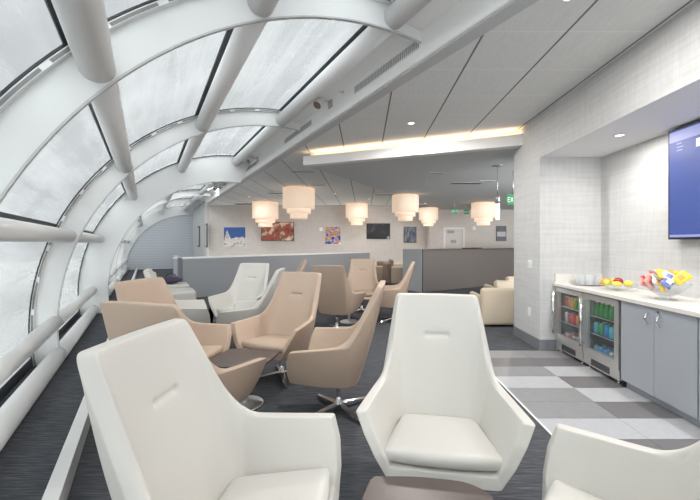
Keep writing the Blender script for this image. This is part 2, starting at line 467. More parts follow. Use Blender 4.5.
# right wall, niche
XW, XN, YN, ZS = 2.34, 3.16, 4.66, 2.57
bm = bmesh.new(); box(bm, (XW,YN,0), (XN+.3,5.46,ZC)); obj('wall_right', bm, 'wallpaper', None, 'structure')
bm = bmesh.new(); box(bm, (XN,-4.6,0), (XN+.3,YN,ZC)); obj('wall_niche', bm, 'wallpaper', None, 'structure')
bm = bmesh.new(); box(bm, (XW,-4.6,ZS+.006), (XN,YN,ZC)); obj('wall_header', bm, 'wallpaper', None, 'structure')
bm = bmesh.new(); box(bm, (XW+.002,-4.6,ZS), (XN,YN,ZS+.006)); obj('trim_202', bm, 'plaster', None, 'structure')
bm = bmesh.new(); box(bm, (XW-.014,YN-.012,0), (XW,5.46,.14)); box(bm, (XW,YN-.012,0), (2.545,YN,.14)); obj('baseboard_right', bm, 'base_grey', None, 'structure')
# far walls
bm = bmesh.new(); box(bm, (-7.1,YB,0), (12.2,YB+.2,ZC)); obj('wall_back', bm, 'wallpaper_far', None, 'structure')
bm = bmesh.new(); box(bm, (2.80,YB-.6,0), (12,YB,ZC)); obj('wall_alcove', bm, 'wallpaper_far', None, 'structure')
bm = bmesh.new(); box(bm, (12,5.4,0), (12.2,YB,ZC)); obj('wall_far', bm, 'wallpaper_far', None, 'structure')

# ------------------------------------------------------------------ armchairs
def chair_shell():
    out = [  # tip, arm, hip, back edge, back centre ; rows bottom, low, mid, top
        [(.255,-.352,.312),(.318,-.355,.415),(.370,-.343,.512),(.416,-.308,.602)],
        [(.282,-.090,.292),(.324,-.090,.410),(.354,-.090,.520),(.377,-.085,.614)],
        [(.268, .110,.292),(.298, .125,.410),(.316, .135,.520),(.330, .145,.630)],
        [(.205, .175,.295),(.243, .245,.500),(.268, .322,.790),(.266, .392,1.085)],
        [(.000, .195,.295),(.000, .262,.500),(.000, .340,.790),(.000, .402,1.090)]]
    inn = [
        [(.240,-.330,.365),(.272,-.338,.420),(.316,-.325,.515),(.362,-.298,.604)],
        [(.230,-.080,.350),(.272,-.080,.425),(.300,-.080,.520),(.324,-.080,.616)],
        [(.210, .050,.350),(.238, .068,.425),(.258, .086,.520),(.284, .108,.632)],
        [(.170, .085,.350),(.212, .148,.500),(.243, .246,.790),(.246, .338,1.085)],
        [(.000, .095,.350),(.000, .156,.500),(.000, .254,.790),(.000, .346,1.090)]]
    bm = bmesh.new(); cv = bm.verts.layers.float.new('crease_vert'); cr = bm.edges.layers.float.new('crease_edge')
    def grid(tbl):
        g = []
        for row in tbl: g.append([bm.verts.new(p) for p in row])
        h = [[bm.verts.new((-p[0],p[1],p[2])) for p in row] for row in tbl[:-1]]
        return g+h[::-1]           # stations 0..8
    O, I = grid(out), grid(inn)
    n = len(O)
    for i in range(n-1):
        for r in range(3):
            bm.faces.new((O[i][r],O[i][r+1],O[i+1][r+1],O[i+1][r]))
            bm.faces.new((I[i][r],I[i+1][r],I[i+1][r+1],I[i][r+1]))
        bm.faces.new((O[i][3],I[i][3],I[i+1][3],O[i+1][3]))
    for e in (0, n-1):
        for r in range(3): bm.faces.new((O[e][r],I[e][r],I[e][r+1],O[e][r+1]))
    bm.faces.new((O[0][0],O[n-1][0],I[n-1][0],I[0][0]))
    for G in (O, I):
        for i in range(4):
            if i == 3: bm.faces.new((G[3][0],G[4][0],G[5][0]))
            else: bm.faces.new((G[i][0],G[i+1][0],G[n-2-i][0],G[n-1-i][0]))
    def crease(a, b, v):
        e = bm.edges.get((a,b))
        if e: e[cr] = v
    for G in (O, I):
        for i in range(n-1):
            crease(G[i][3],G[i+1][3],.80); crease(G[i][0],G[i+1][0],.55)
        for r in range(3):
            crease(G[0][r],G[0][r+1],.5); crease(G[n-1][r],G[n-1][r+1],.5)
            for s in (2, n-3): crease(G[s][r],G[s][r+1],.5)
            for s in (3, n-4): crease(G[s][r],G[s][r+1],.45 if G is O else .15)
    crease(O[0][0],O[n-1][0],.6); crease(I[0][0],I[n-1][0],.5)
    for e in (0, n-1):
        for r in range(4): crease(O[e][r],I[e][r],.6)
    for s in (3, n-4): crease(O[s][3],I[s][3],.55)
    for G in (O, I):
        for s in (2, n-3): G[s][3][cv] = .75
    o = obj('shell', bm, 'white_leather'); bake_subsurf(o, 5)
    for v in o.data.vertices:      # tuft crease in the front of the back
        x, y, z = v.co
        if y < .36 and .70 < z < 1.0 and abs(x) < .18:
            yc = .254+(z-.79)*.30
            if y < yc+.035:
                q = math.exp(-((z-.845)/.0095)**2)*max(0,1-(abs(x)/.08)**4)+.5*math.exp(-((z-.845)/.04)**2-(x/.10)**2)
                q += .7*sum(math.exp(-((z-.845)/.013)**2-((x-e)/.013)**2) for e in (-.062,.062))
                v.co.y += .0105*q
    return o.data, o

def chair_cushion():
    bm = bmesh.new()
    nx, ny = 6, 6
    def P(i, j, top):
        u = -1+2*i/nx; t = j/ny
        y = -.338+t*.450
        hw = .300-.090*t
        if j == 0: y += .03*u*u
        z = (.438-.016*t+.016*(1-u*u)*(1-(2*t-1)**2)) if top else .365
        return (u*hw, y, z)
    T = [[bm.verts.new(P(i,j,1)) for j in range(ny+1)] for i in range(nx+1)]
    Bt = [[bm.verts.new(P(i,j,0)) for j in range(ny+1)] for i in range(nx+1)]
    for i in range(nx):
        for j in range(ny):
            bm.faces.new((T[i][j],T[i+1][j],T[i+1][j+1],T[i][j+1])); bm.faces.new((Bt[i][j],Bt[i][j+1],Bt[i+1][j+1],Bt[i+1][j]))
    rim = [(i,0) for i in range(nx)]+[(nx,j) for j in range(ny)]+[(i,ny) for i in range(nx,0,-1)]+[(0,j) for j in range(ny,0,-1)]
    for k in range(len(rim)):
        a, b = rim[k], rim[(k+1)%len(rim)]
        bm.faces.new((T[a[0]][a[1]],Bt[a[0]][a[1]],Bt[b[0]][b[1]],T[b[0]][b[1]]))
    o = obj('seat_cushion', bm, 'white_leather'); bake_subsurf(o, 2)
    return o

def make_armchair(colour, name):
    t = thing(name, '', 'armchair')
    _, sh = chair_shell(); sh.parent = t
    cu = chair_cushion(); cu.parent = t
    if colour != 'white_leather':
        for o in (sh, cu): o.data.materials.clear(); o.data.materials.append(M[colour])
    bm = bmesh.new(); lathe(bm, [(0,.03),(.035,.03),(.038,.06),(.026,.07),(.026,.275),(.09,.285),(.09,.300),(0,.300)], 20)
    obj('pedestal_post', bm, 'chrome', t)
    for k in range(4):
        a = PI/4+k*PI/2
        bm = bmesh.new()
        ca, sa = math.cos(a), math.sin(a)
        def q(r, w, z): return [(r*ca-w*sa, r*sa+w*ca, z), (r*ca+w*sa, r*sa-w*ca, z)]
        s = []
        for r, w, z0, z1 in ((.02,.026,.030,.062),(.16,.022,.020,.046),(.335,.015,.006,.024)):
            lo, hi = q(r,w,z0), q(r,w,z1)
            s.append([bm.verts.new(p) for p in (lo[0],lo[1],hi[1],hi[0])])
        for A_, B_ in zip(s, s[1:]):
            for j in range(4): bm.faces.new((A_[j],A_[(j+1)%4],B_[(j+1)%4],B_[j]))
        bm.faces.new(s[0][::-1]); bm.faces.new(s[-1])
        lathe(bm, [(0,0),(.014,0),(.014,.008),(0,.008)], 10, (.318*ca,.318*sa,0))
        obj('base_leg', bm, 'chrome', t)
    return t
white0 = make_armchair('white_leather', 'lounge_armchair')
tan0 = make_armchair('tan_leather', 'lounge_armchair')
used = set()
def place_chair(kind, x, y, deg, label):
    src = white0 if kind == 'w' else tan0
    g = 'white leather swivel armchairs' if kind == 'w' else 'tan leather swivel armchairs'
    if kind not in used:
        used.add(kind); src.location = (x,y,0); src.rotation_euler = (0,0,math.radians(deg)); src['label'] = label; src['group'] = g; return src
    return dup(src, (x,y,0), math.radians(deg), label, g)
place_chair('w', .416,1.943,-9.2, 'white high-backed armchair facing the camera, in front of the grey tile floor')
place_chair('w', -.475,1.30,86, 'large white armchair at lower left, turned to the right beside the low white kerb')
place_chair('w', .905,1.085,-124, 'white armchair cut off at the lower right corner, only its arm and back edge showing')
place_chair('t', -.216,2.985,-95.9, 'tan armchair in side view on a chrome star base, right of the small dark table')
place_chair('t', -.875,3.72,-24, 'tan armchair with a tufted back facing the camera behind the small dark table')
place_chair('t', -1.172,2.32,165, 'tan armchair seen from behind, directly behind the large white armchair')
place_chair('t', -1.72,3.19,79, 'tan armchair nearer the glass, facing right, behind the tan one seen from behind')
place_chair('w', -1.93,5.58,-11, 'white armchair in front of the grey counter, facing the camera')
place_chair('w', -1.46,4.58,-85, 'white armchair in side view facing left, before the grey counter')
place_chair('t', -.444,5.711,162, 'tan armchair turned away, its plain back towards the camera, mid room')
place_chair('t', -.049,7.266,-3, 'tan armchair with tufted back facing the camera, farthest back near the end of the counter')
place_chair('t', .529,6.384,-98, 'tan armchair in side view facing left, behind the tall white armchair back')
place_chair('t', -1.55,7.0,-75, 'tan armchair far back by the grey counter, mostly hidden by white armchairs')
place_chair('w', -2.43,4.62,117, 'white armchair in the window row, just beyond the tan ones')

# ------------------------------------------------------------------ small tables
def make_table(label, loc, rz, corners):
    t = thing('side_table', label, 'table', loc, rz, 'small dark lounge tables')
    pts = []
    n = len(corners)
    for i in range(n):
        p, q = Vector(corners[i]), Vector(corners[(i+1)%n])
        nrm = Vector(((q-p).y, -(q-p).x)).normalized()
        for k in range(1, 11):
            s = .04+.92*(k-1)/9.
            pts.append(tuple(p.lerp(q, s)+nrm*.014*math.sin(PI*s)))
    bm = bmesh.new(); prism(bm, pts, .398, .420); obj('table_top', bm, 'dark_wood', t, bevel=.004)
    bm = bmesh.new(); lathe(bm, [(.022,.018),(.022,.385),(.10,.392),(.10,.398),(0,.398)], 20); obj('post', bm, 'brushed', t)
    bm = bmesh.new(); lathe(bm, [(0,0),(.165,0),(.168,.006),(.160,.012),(.03,.022),(0,.022)], 40); obj('base_disc', bm, 'brushed', t)
    return t
sq = [(-.285,-.225),(.215,-.255),(.275,.205),(-.215,.245)]
make_table('small dark table on a silver disc base between the tan armchairs', (-1.06,3.09,0), 0, sq)
make_table('small dark table at the bottom edge, in front of the white armchair facing the camera', (.225,1.19,0), 0, [(-.305,-.20),(.17,-.24),(.285,.19),(.185,.285),(-.195,.315)])
make_table('small dark table behind the turned-away tan armchair, only its disc base showing', (-.27,6.36,0), .3, sq)

# ------------------------------------------------------------------ bag on far chair
bm = bmesh.new(); bmesh.ops.create_uvsphere(bm, u_segments=20, v_segments=12, radius=1)
for v in bm.verts: v.co = Vector((v.co.x*.24, v.co.y*.13, .09+v.co.z*.09*(1-.25*v.co.x**2)))
for f in bm.faces: f.smooth = True
bg = thing('handbag', 'dark purple bag lying on the farther low white seat by the glass', 'bag', (-4.64,8.42,.4505), .6)
obj('bag_body', bm, 'purple', bg)
bm = bmesh.new(); tube(bm, [(-.12,0,.15),(-.08,0,.22),(0,0,.25),(.08,0,.22),(.12,0,.15)], .01, 8); obj('strap', bm, 'black', bg)

# ------------------------------------------------------------------ counters
def frame2(name, label, cat, loc, rz): return thing(name, label, cat, loc, rz)
ca = math.atan2(.788,.616)
c1 = frame2('bar_counter', 'long grey counter with white top below the back wall pictures', 'counter', (-4.58,8.95,0), ca)
boxobj('body', (0,0,0), (7.85,.62,1.02), 'counter_grey', c1)
boxobj('top', (-.02,-.015,1.02), (7.87,.64,1.05), 'plate', c1)
ep = boxobj('end_panel', (-.10,.02,0), (.0,1.9,1.04), 'base_grey', c1, loc=(-.02,.10,0), rz=TH-ca)
boxobj('end_panel_top', (-.10,.02,1.04), (.0,1.9,1.06), 'laminate', ep)
ca2 = math.atan2(2.3,3.64)
c2 = frame2('reception_counter', 'dark brown counter with pale end, left of the right wall', 'counter', (1.72,10.2,0), ca2)
boxobj('body', (0,0,0), (6.0,.7,1.22), 'counter_brown', c2)
boxobj('top', (-.02,-.03,1.22), (6.02,.72,1.25), 'dark_wood', c2)
bm = bmesh.new(); prism(bm, [(1.672,10.165),(1.690,10.195),(1.235,10.87),(1.20,10.845)], 0, 1.25)
ep = obj('end_panel', bm, 'counter_light'); ep['label'] = 'pale grey end panel'; ep.parent = c2; ep.matrix_parent_inverse = (Matrix.Translation(c2.location)@Matrix.Rotation(ca2,4,'Z')).inverted()
for k, (x, w) in enumerate(((2.1,.22),(2.55,.30))):
    bm = bmesh.new(); box(bm, (x,.2,1.25), (x+w,.42,1.28)); o = obj('tray', bm, 'black', None, None, (1.72,10.2,0), ca2)
    tag(o, ('small','larger')[k]+' flat black tray on the dark brown counter', 'tray')

# ------------------------------------------------------------------ far seating
def make_club(name, label, leather, side, loc, rz, group, legs=True):
    t = thing(name, label, 'armchair', loc, rz, group)
    z = .12 if legs else .03; zb = .78 if legs else .66
    def rb(n, lo, hi, m, bv=.04): 
        o = boxobj(n, lo, hi, m, t); b = o.modifiers.new('b','BEVEL'); b.width = bv; b.segments = 4
        for p in o.data.polygons: p.use_smooth = True
        return o
    rb('seat', (-.28,-.38,z), (.28,.22,.44), side)
    rb('backrest', (-.36,.20,z), (.36,.36,zb), leather, .06)
    for s in (-1,1): rb('arm', (s*.36-(.09 if s>0 else 0),-.38,z), (s*.36+(.09 if s<0 else 0),.24,zb-.14), side)
    for sx in (-.3,.3):
        for sy in (-.32,.30): boxobj('leg', (sx-.02,sy-.02,0), (sx+.02,sy+.02,z+.01), 'dark_wood' if legs else 'black', t)
    return t
def make_low(label, loc):
    t = thing('low_lounge_seat', label, 'chair', loc, math.radians(121.9), 'low white seats by the glass')
    for n_, lo, hi in (('seat',(-.36,-.40,.16),(.36,.30,.45)),('backrest',(-.36,.28,.16),(.36,.42,.74))):
        o = boxobj(n_, lo, hi, 'white_leather', t); b = o.modifiers.new('b','BEVEL'); b.width = .05; b.segments = 4
    boxobj('plinth', (-.30,-.34,0), (.30,.34,.165), 'dark_wood', t)
for k, (x, y) in enumerate(((-3.95,7.25),(-4.66,8.40))):
    make_low('low white lounge seat by the glass, '+('nearer the camera of the two','farther of the two, purple bag on it')[k], (x,y,0))
for k, (x, y) in enumerate(((2.36,6.28),(3.03,7.46),(3.62,8.32))):
    make_club('club_chair', ('nearest','middle','farthest')[k]+' cream low club chair in the row behind the right wall corner', 'club_leather', 'club_leather', (x,y,0), PI, 'cream club chairs', False)
for k, (x, y, r) in enumerate(((1.05,11.8,100),(.45,12.5,-60),(1.35,13.9,90))):
    make_club('dining_armchair', 'brown and tan armchair in the gap between the counters, '+('right of the others','left of the others','rearmost')[k], 'brown_leather', 'club_leather', (x,y,0), math.radians(r), 'brown armchairs by the back wall')

# ------------------------------------------------------------------ kitchenette (front plane x = 2.54)
XF = 2.54
def fridge(label, y0, y1, group):
    t = thing('drinks_fridge', label, 'fridge', ((XF+3.15)/2,(y0+y1)/2,0), 0, group)
    cx, cy = t.location.x, t.location.y
    def P(lo, hi): return (lo[0]-cx,lo[1]-cy,lo[2]), (hi[0]-cx,hi[1]-cy,hi[2])
    y0 += .004; y1 -= .004
    bm = bmesh.new()
    box(bm, *P((XF+.05,y0,.05),(3.14,y0+.03,.855))); box(bm, *P((XF+.05,y1-.03,.05),(3.14,y1,.855)))
    box(bm, *P((XF+.05,y0,.05),(3.14,y1,.14))); box(bm, *P((XF+.05,y0,.825),(3.14,y1,.855))); box(bm, *P((3.10,y0,.05),(3.14,y1,.855)))
    obj('cabinet', bm, 'fridge_inside', t)
    bm = bmesh.new(); fw = .062
    box(bm, *P((XF,y0,.15),(XF+.045,y0+fw,.85))); box(bm, *P((XF,y1-fw,.15),(XF+.045,y1,.85)))
    box(bm, *P((XF,y0+fw,.15),(XF+.045,y1-fw,.235))); box(bm, *P((XF,y0+fw,.79),(XF+.045,y1-fw,.85)))
    d = obj('door', bm, 'steel', t)
    bm = bmesh.new(); box(bm, *P((XF+.018,y0+fw,.235),(XF+.026,y1-fw,.79))); obj('door_glass', bm, 'clear_glass', d)
    bm = bmesh.new(); hy = (y0+.035)
    if group_hand[0]: hy = y1-.035
    tube(bm, [P((XF-.045,hy,.24),(0,0,0))[0], P((XF-.045,hy,.80),(0,0,0))[0]], .016, 12)
    for hz in (.28,.76): tube(bm, [P((XF-.045,hy,hz),(0,0,0))[0], P((XF+.002,hy,hz),(0,0,0))[0]], .008, 8)
    obj('handle', bm, 'chrome', d)
    bm = bmesh.new(); box(bm, *P((XF+.01,y0,.045),(XF+.05,y1,.145))); g = obj('grille', bm, 'steel', t)
    bm = bmesh.new()
    for k in range(6): box(bm, *P((XF+.004,y0+.14,.062+k*.012),(XF+.011,y1-.14,.067+k*.012)))
    obj('slots', bm, 'black', g)
    for yy in (y0+.06, y1-.06):
        bm = bmesh.new(); lathe(bm, [(0,0),(.018,0),(.018,.012),(.008,.016),(.008,.05)], 12, P((XF+.05,yy,0),(0,0,0))[0]); obj('foot', bm, 'chrome', t)
    for z in (.40,.60):
        bm = bmesh.new()
        for k in range(9): tube(bm, [P((XF+.07+k*.058,y0+.03,z),(0,0,0))[0], P((XF+.07+k*.058,y1-.03,z),(0,0,0))[0]], .003, 6)
        box(bm, *P((XF+.06,y0+.03,z-.006),(XF+.066,y1-.03,z+.006)))
        obj('wire_shelf', bm, 'steel', t)
    bm = bmesh.new(); box(bm, *P((XF+.09,y0+.08,.817),(XF+.12,y1-.08,.824))); obj('lamp', bm, 'bulb', t)
    bm = bmesh.new(); box(bm, *P((XF+.012,y0+.006,.853),(XF+.045,y1-.006,.862))); obj('hinge_bar', bm, 'black', t)
    return t
group_hand = [1]
fridge('stainless glass-door drinks fridge against the wall end, holding red cans', 4.075, 4.655, 'under-counter drinks fridges')
group_hand = [1]
fridge('stainless glass-door drinks fridge beside the grey cupboard, holding green bottles', 3.49, 4.07, 'under-counter drinks fridges')

def can(h=.12, r=.031):
    bm = bmesh.new(); lathe(bm, [(0,0),(r*.78,0),(r,.008),(r,h-.012),(r*.8,h),(0,h-.003)], 14); return bm
def bottle(h=.165, r=.032):
    bm = bmesh.new(); lathe(bm, [(0,0),(r*.9,0),(r,.008),(r,h*.55),(r*.45,h*.82),(r*.42,h*.93),(0,h*.93)], 14); return bm
protos = {}
def drink(kind, m, loc, label, group):
    key = (kind, m)
    if key not in protos:
        nm = 'drink_bottle' if kind == 'b' else 'drink_can'
        o = obj(nm, bottle() if kind == 'b' else can(), m, None, None, loc)
        if kind == 'b':
            bm = bmesh.new(); lathe(bm, [(.0155,.150),(.0155,.167),(0,.167)], 12); obj('cap', bm, 'plate', o)
        else:
            bm = bmesh.new(); lathe(bm, [(.0245,.118),(.026,.1225),(.022,.1215),(0,.1210)], 14); obj('lid', bm, 'can_silver', o)
        protos[key] = o; tag(o, label, 'bottle' if kind == 'b' else 'can', group); return o
    s = protos[key]; o = s.copy(); C.objects.link(o); o.location = loc; o['label'] = label; o['group'] = group
    for ch in s.children:
        c = ch.copy(); C.objects.link(c); c.parent = o
    return o
CN = {'can_red':'red','can_blue':'blue','can_teal':'light blue','can_silver':'silver','can_green':'green','can_yellow':'yellow','can_orange':'orange'}
plan = [(4.075,4.655,.406,['can_red','can_red','can_orange','can_red','can_red','can_silver'],'c','middle'),
        (4.075,4.655,.606,['can_yellow','can_red','can_green','can_yellow','can_orange','can_red'],'c','top'),
        (4.075,4.655,.141,['can_silver','can_red','can_silver','can_silver','can_red','can_silver'],'c','bottom'),
        (3.49,4.07,.606,['can_green']*6,'b','top'),
        (3.49,4.07,.406,['can_teal','can_blue','can_teal','can_blue','can_green','can_teal'],'c','middle'),
        (3.49,4.07,.141,['can_blue','can_teal','can_silver','can_blue','can_blue','can_teal'],'c','bottom')]
for y0, y1, z, cols, kind, shelf in plan:
    which = 'fridge by the wall' if y0 > 4 else 'fridge by the cupboard'
    z = z-.002 if z > .2 else .140
    z = {.404:.403,.604:.603}.get(round(z,3), z)
    for row in range(2):
        for k, c in enumerate(cols):
            yy = y0+.085+(y1-y0-.17)*k/5.
            lab = '%s drink %s on the %s shelf, %s row, in the %s' % (CN[c], 'bottle' if kind=='b' else 'can', shelf, ('front','second')[row], which)
            drink(kind, c, (XF+.115+row*.085, yy, z), lab, '%s %ss, %s shelf %s row, %s' % (CN[c], 'bottle' if kind=='b' else 'can', shelf, ('front','second')[row], which))

def cupboard(label, ys, locked):
    y0, y1 = ys[0], ys[-1]
    cx, cy = (XF+3.15)/2, (y0+y1)/2
    t = thing('base_cupboard', label, 'cupboard', (cx,cy,0), 0, 'grey base cupboards')
    def P(p): return (p[0]-cx,p[1]-cy,p[2])
    boxobj('body', P((XF+.02,y0+.001,.075)), P((3.15,y1-.001,.858)), 'laminate_dark', t)
    boxobj('plinth', P((XF+.055,y0+.001,0)), P((3.10,y1-.001,.075)), 'laminate', t)
    for k in range(len(ys)-1):
        a, b = ys[k]+.0025, ys[k+1]-.0025
        d = boxobj('door', P((XF,a,.078)), P((XF+.019,b,.856)), 'laminate', t, bevel=.0015)
        hy = b-.06 if k == 0 else a+.06
        bm = bmesh.new(); n = 10
        tube(bm, [P((XF-.003-.028*math.sin(PI*i/n), hy, .70+.105*i/n)) for i in range(n+1)], [.006+.003*math.sin(PI*i/n) for i in range(n+1)], 10)
        obj('handle', bm, 'chrome', d)
        if locked and k == 0:
            bm = bmesh.new(); c = P((XF,b-.045,.825)); tube(bm, [(c[0]-.006,c[1],c[2]),(c[0],c[1],c[2])], .011, 14); obj('lock', bm, 'chrome', d)
    return t
cupboard('grey two-door cupboard beside the drinks fridge, with a small lock', [2.665,3.066,3.462], True)
cupboard('grey cupboard at the right edge, under the snack bowl end of the worktop', [1.855,2.258,2.659], False)
cupboard('grey cupboard nearest the camera along the worktop', [1.05,1.45,1.85], False)
bm = bmesh.new(); box(bm, (XF+.03,3.463,0), (3.1,3.488,.858)); tag(obj('gap_strip', bm, 'black'), 'narrow black strip standing in for the dark gap between drinks fridge and grey cupboard', 'panel')  # solid black strip stands in for the shaded gap
bm = bmesh.new(); box(bm, (XF-.025,.95,.862), (3.157,4.657,.90))
tag(obj('worktop', bm, 'quartz', bevel=.003), 'pale stone worktop running over fridges and grey cupboards', 'worktop')
bm = bmesh.new(); box(bm, (XF,4.640,.90), (3.157,4.658,1.02)); tag(obj('backsplash', bm, 'quartz'), 'short pale stone upstand at the wall end of the worktop', 'backsplash')
# ---- things on the worktop
ZT = .9005
def world_at(px, py, z):
    Y = 350*(1.42-z)/(py-243.5); return ((px-364)/350*Y, Y)
t = thing('serving_tray', 'round dark tray under the clear tumblers on the worktop', 'tray', (2.83,4.43,ZT))
bm = bmesh.new(); lathe(bm, [(0,0),(.15,0),(.185,.012),(.187,.016),(.15,.006),(0,.005)], 36); obj('dish', bm, 'brushed', t)
bm = bmesh.new(); lathe(bm, [(.034,0),(.043,.118),(.041,.118),(.0325,.005),(0,.005)], 14)
for f in bm.faces: f.smooth = True
g0 = None
for k, (r, a) in enumerate([(0,0)]+[(.092,i*PI/3+.2) for i in range(6)]+[(.120,0)][:0]):
    loc = (2.83+r*math.cos(a), 4.43+r*math.sin(a), ZT+.0055)
    if g0 is None: o = g0 = obj('tumbler', bm, 'tumbler_glass', None, None, loc)
    else: o = g0.copy(); C.objects.link(o); o.location = loc
    tag(o, 'clear tumbler among the cluster on the round tray', 'glass', 'clear tumblers on the tray')

fx, fy = 2.83, 3.90
t = thing('fruit_bowl', 'shallow glass bowl of fruit on the worktop', 'bowl', (fx,fy,ZT))
bm = bmesh.new(); lathe(bm, [(0,0),(.06,0),(.065,.006),(.11,.022),(.19,.062),(.188,.066),(.108,.028),(.05,.012),(0,.012)], 40); obj('bowl_body', bm, 'cup_glass', t)
def fruit(name, m, r, x, y, z, label, sq=.92, stem=True, lem=False):
    bm = bmesh.new(); bmesh.ops.create_uvsphere(bm, u_segments=20, v_segments=14, radius=r)
    for v in bm.verts:
        q = v.co/r
        if lem: v.co = Vector((q.x*r*.82, q.y*r*1.25*(1+.06*abs(q.y)**6), q.z*r*.82))
        else:
            d = math.hypot(q.x,q.y); v.co.z = q.z*r*sq-(.16*r*math.exp(-(d/.25)**2) if q.z > 0 and stem else 0)
    for f in bm.faces: f.smooth = True
    o = obj(name, bm, m, None, None, (fx+x,fy+y*1.1,ZT+z+.004)); tag(o, label, 'fruit')
    if lem: o.rotation_euler = (0,0,random.random()*3)
    elif stem:
        bm = bmesh.new(); tube(bm, [(0,0,r*sq*.72),(.002,0,r*sq*1.08)], .002, 6); obj('stem', bm, 'stem', o)
fruit('orange','orange',.042, -.085,.085,.075,'orange at the left rim of the fruit bowl', .96, False)
fruit('orange','orange',.040, -.015,.125,.078,'second orange behind the first in the fruit bowl', .96, False)
fruit('apple','green_apple',.043, .005,.045,.090,'yellow-green apple in the middle of the fruit bowl')
fruit('apple','red_apple',.045, -.02,-.03,.100,'dark red apple on top of the fruit bowl')
fruit('apple','green_apple',.038, -.115,.005,.080,'small yellow-green apple at the front of the fruit bowl')
fruit('lemon','lemon',.036, -.07,-.075,.075,'lemon at the front right of the fruit bowl', lem=True)
fruit('lemon','lemon',.036, .02,-.115,.080,'lemon at the far right rim of the fruit bowl', lem=True)
fruit('lemon','lemon',.034, .10,-.02,.080,'lemon at the back of the fruit bowl', lem=True)

sx, sy = 2.80, 3.25
t = thing('snack_bowl', 'clear footed bowl heaped with snack bags on the worktop', 'bowl', (sx,sy,ZT))
bm = bmesh.new(); lathe(bm, [(0,0),(.085,0),(.085,.008),(.04,.018),(.05,.03),(.11,.065),(.150,.115),(.185,.150),(.183,.154),(.146,.122),(.105,.072),(.04,.038),(0,.034)], 40); obj('bowl_body', bm, 'cup_glass', t)
bm = bmesh.new()
tube(bm, [(.184*math.cos(2*PI*k/36),.184*math.sin(2*PI*k/36),.152) for k in range(37)], .004, 6, False); obj('rim', bm, 'clear_glass', t)
def snack(m, m2, x, y, z, rx, ry, rz, s, label):
    bm = bmesh.new(); nx, ny = 10, 8
    top, bot = [], []
    for i in range(nx+1):
        a, b = [], []
        for j in range(ny+1):
            u, v = -1+2*i/nx, -1+2*j/ny
            s_ = 1; puff = max(0,(1-abs(u)**2.5))*max(0,(1-abs(v)**3))**.7*.019+.0012
            w = .002*math.sin(u*9+v*7)
            a.append(bm.verts.new((u*.064*s,v*.048*s*(1-.06*(1-abs(u))),puff*s+w))); b.append(bm.verts.new((u*.064*s,v*.048*s*(1-.06*(1-abs(u))),-puff*s+w)))
        top.append(a); bot.append(b)
    for i in range(nx):
        for j in range(ny):
            mi = 1 if (3 <= i <= 6 and 2 <= j <= 5) else 0
            f = bm.faces.new((top[i][j],top[i+1][j],top[i+1][j+1],top[i][j+1])); f.smooth = True; f.material_index = mi
            f = bm.faces.new((bot[i][j],bot[i][j+1],bot[i+1][j+1],bot[i+1][j])); f.smooth = True; f.material_index = mi
    rim = [(i,0) for i in range(nx)]+[(nx,j) for j in range(ny)]+[(i,ny) for i in range(nx,0,-1)]+[(0,j) for j in range(ny,0,-1)]
    for k in range(len(rim)):
        p, q = rim[k], rim[(k+1)%len(rim)]
        bm.faces.new((top[p[0]][p[1]],bot[p[0]][p[1]],bot[q[0]][q[1]],top[q[0]][q[1]]))
    o = obj('snack_bag', bm, [m,m2], None, None, (sx+x*.95,sy+y*.92,ZT+z+.028)); o.rotation_euler = (rx,ry,rz)
    tag(o, label, 'snack bag', 'snack bags in the clear bowl')
# rows run along the worktop: +y is the left side as one sees it from the lounge
snack('bag_red','bag_white', -.105,.115,.125, 1.0,.5,.3, .95, 'red snack bag at the left front of the bowl, leaning out')
snack('bag_pink','bag_red', -.125,.040,.115, .9,.9,-.2, .95, 'pink and red snack bag at the front of the bowl')
snack('bag_red','bag_pink', -.060,.155,.155, .6,.2,1.0, .9, 'red snack bag at the far left rim of the bowl')
snack('bag_pink','bag_white', -.085,.085,.175, .7,-.3,.7, .95, 'pink snack bag lying above the red ones')
snack('bag_red','bag_white', .02,.06,.135, .3,.2,.2, 1., 'red snack bag buried in the middle of the bowl')
snack('bag_white','bag_yellow', .03,.12,.205, .5,.4,.5, .95, 'cream snack bag standing at the back left of the bowl')
snack('bag_yellow','bag_orange', .02,.03,.215, .4,-.3,1.2, 1., 'yellow snack bag on top of the heap at the middle')
snack('bag_yellow','bag_white', -.06,-.035,.195, .9,.3,.3, 1., 'yellow and white snack bag right of the heap centre')
snack('bag_orange','bag_yellow', .05,-.06,.215, .6,.2,-.4, .9, 'orange snack bag at the back right of the bowl')
snack('bag_white','bag_yellow', -.115,-.030,.130, 1.1,.7,.2, .9, 'white snack bag at the front right of the bowl')
snack('bag_blue','bag_white', -.070,-.110,.140, .9,-.5,.4, .95, 'dark blue snack bag at the right front of the bowl')
snack('bag_yellow','bag_orange', -.10,-.085,.085, 1.1,.2,.5, .75, 'small yellow snack bag low at the right of the bowl')
snack('bag_yellow','bag_orange', .02,-.155,.185, .9,-.7,-.3, 1., 'yellow snack bag sticking up at the far right rim')
snack('bag_blue','bag_white', .06,-.01,.150, .2,.4,.8, .9, 'dark blue snack bag buried at the back of the bowl')
snack('bag_white','bag_red', .07,.07,.170, .6,.1,-.6, .9, 'white snack bag at the back of the bowl, behind the yellow one')

snack('bag_pink','bag_white', -.135,.085,.120, 1.2,.3,.1, .9, 'pink snack bag low at the left front of the bowl')
snack('bag_red','bag_white', -.02,.125,.185, .9,-.2,.9, .95, 'red snack bag lying under the cream one')
snack('bag_white','bag_pink', -.09,.02,.180, .8,.1,1.4, .9, 'white and pink snack bag at the front centre of the heap')
snack('bag_white','bag_blue', -.04,-.09,.190, .9,.5,-.8, .9, 'white and blue snack bag right of the heap centre')
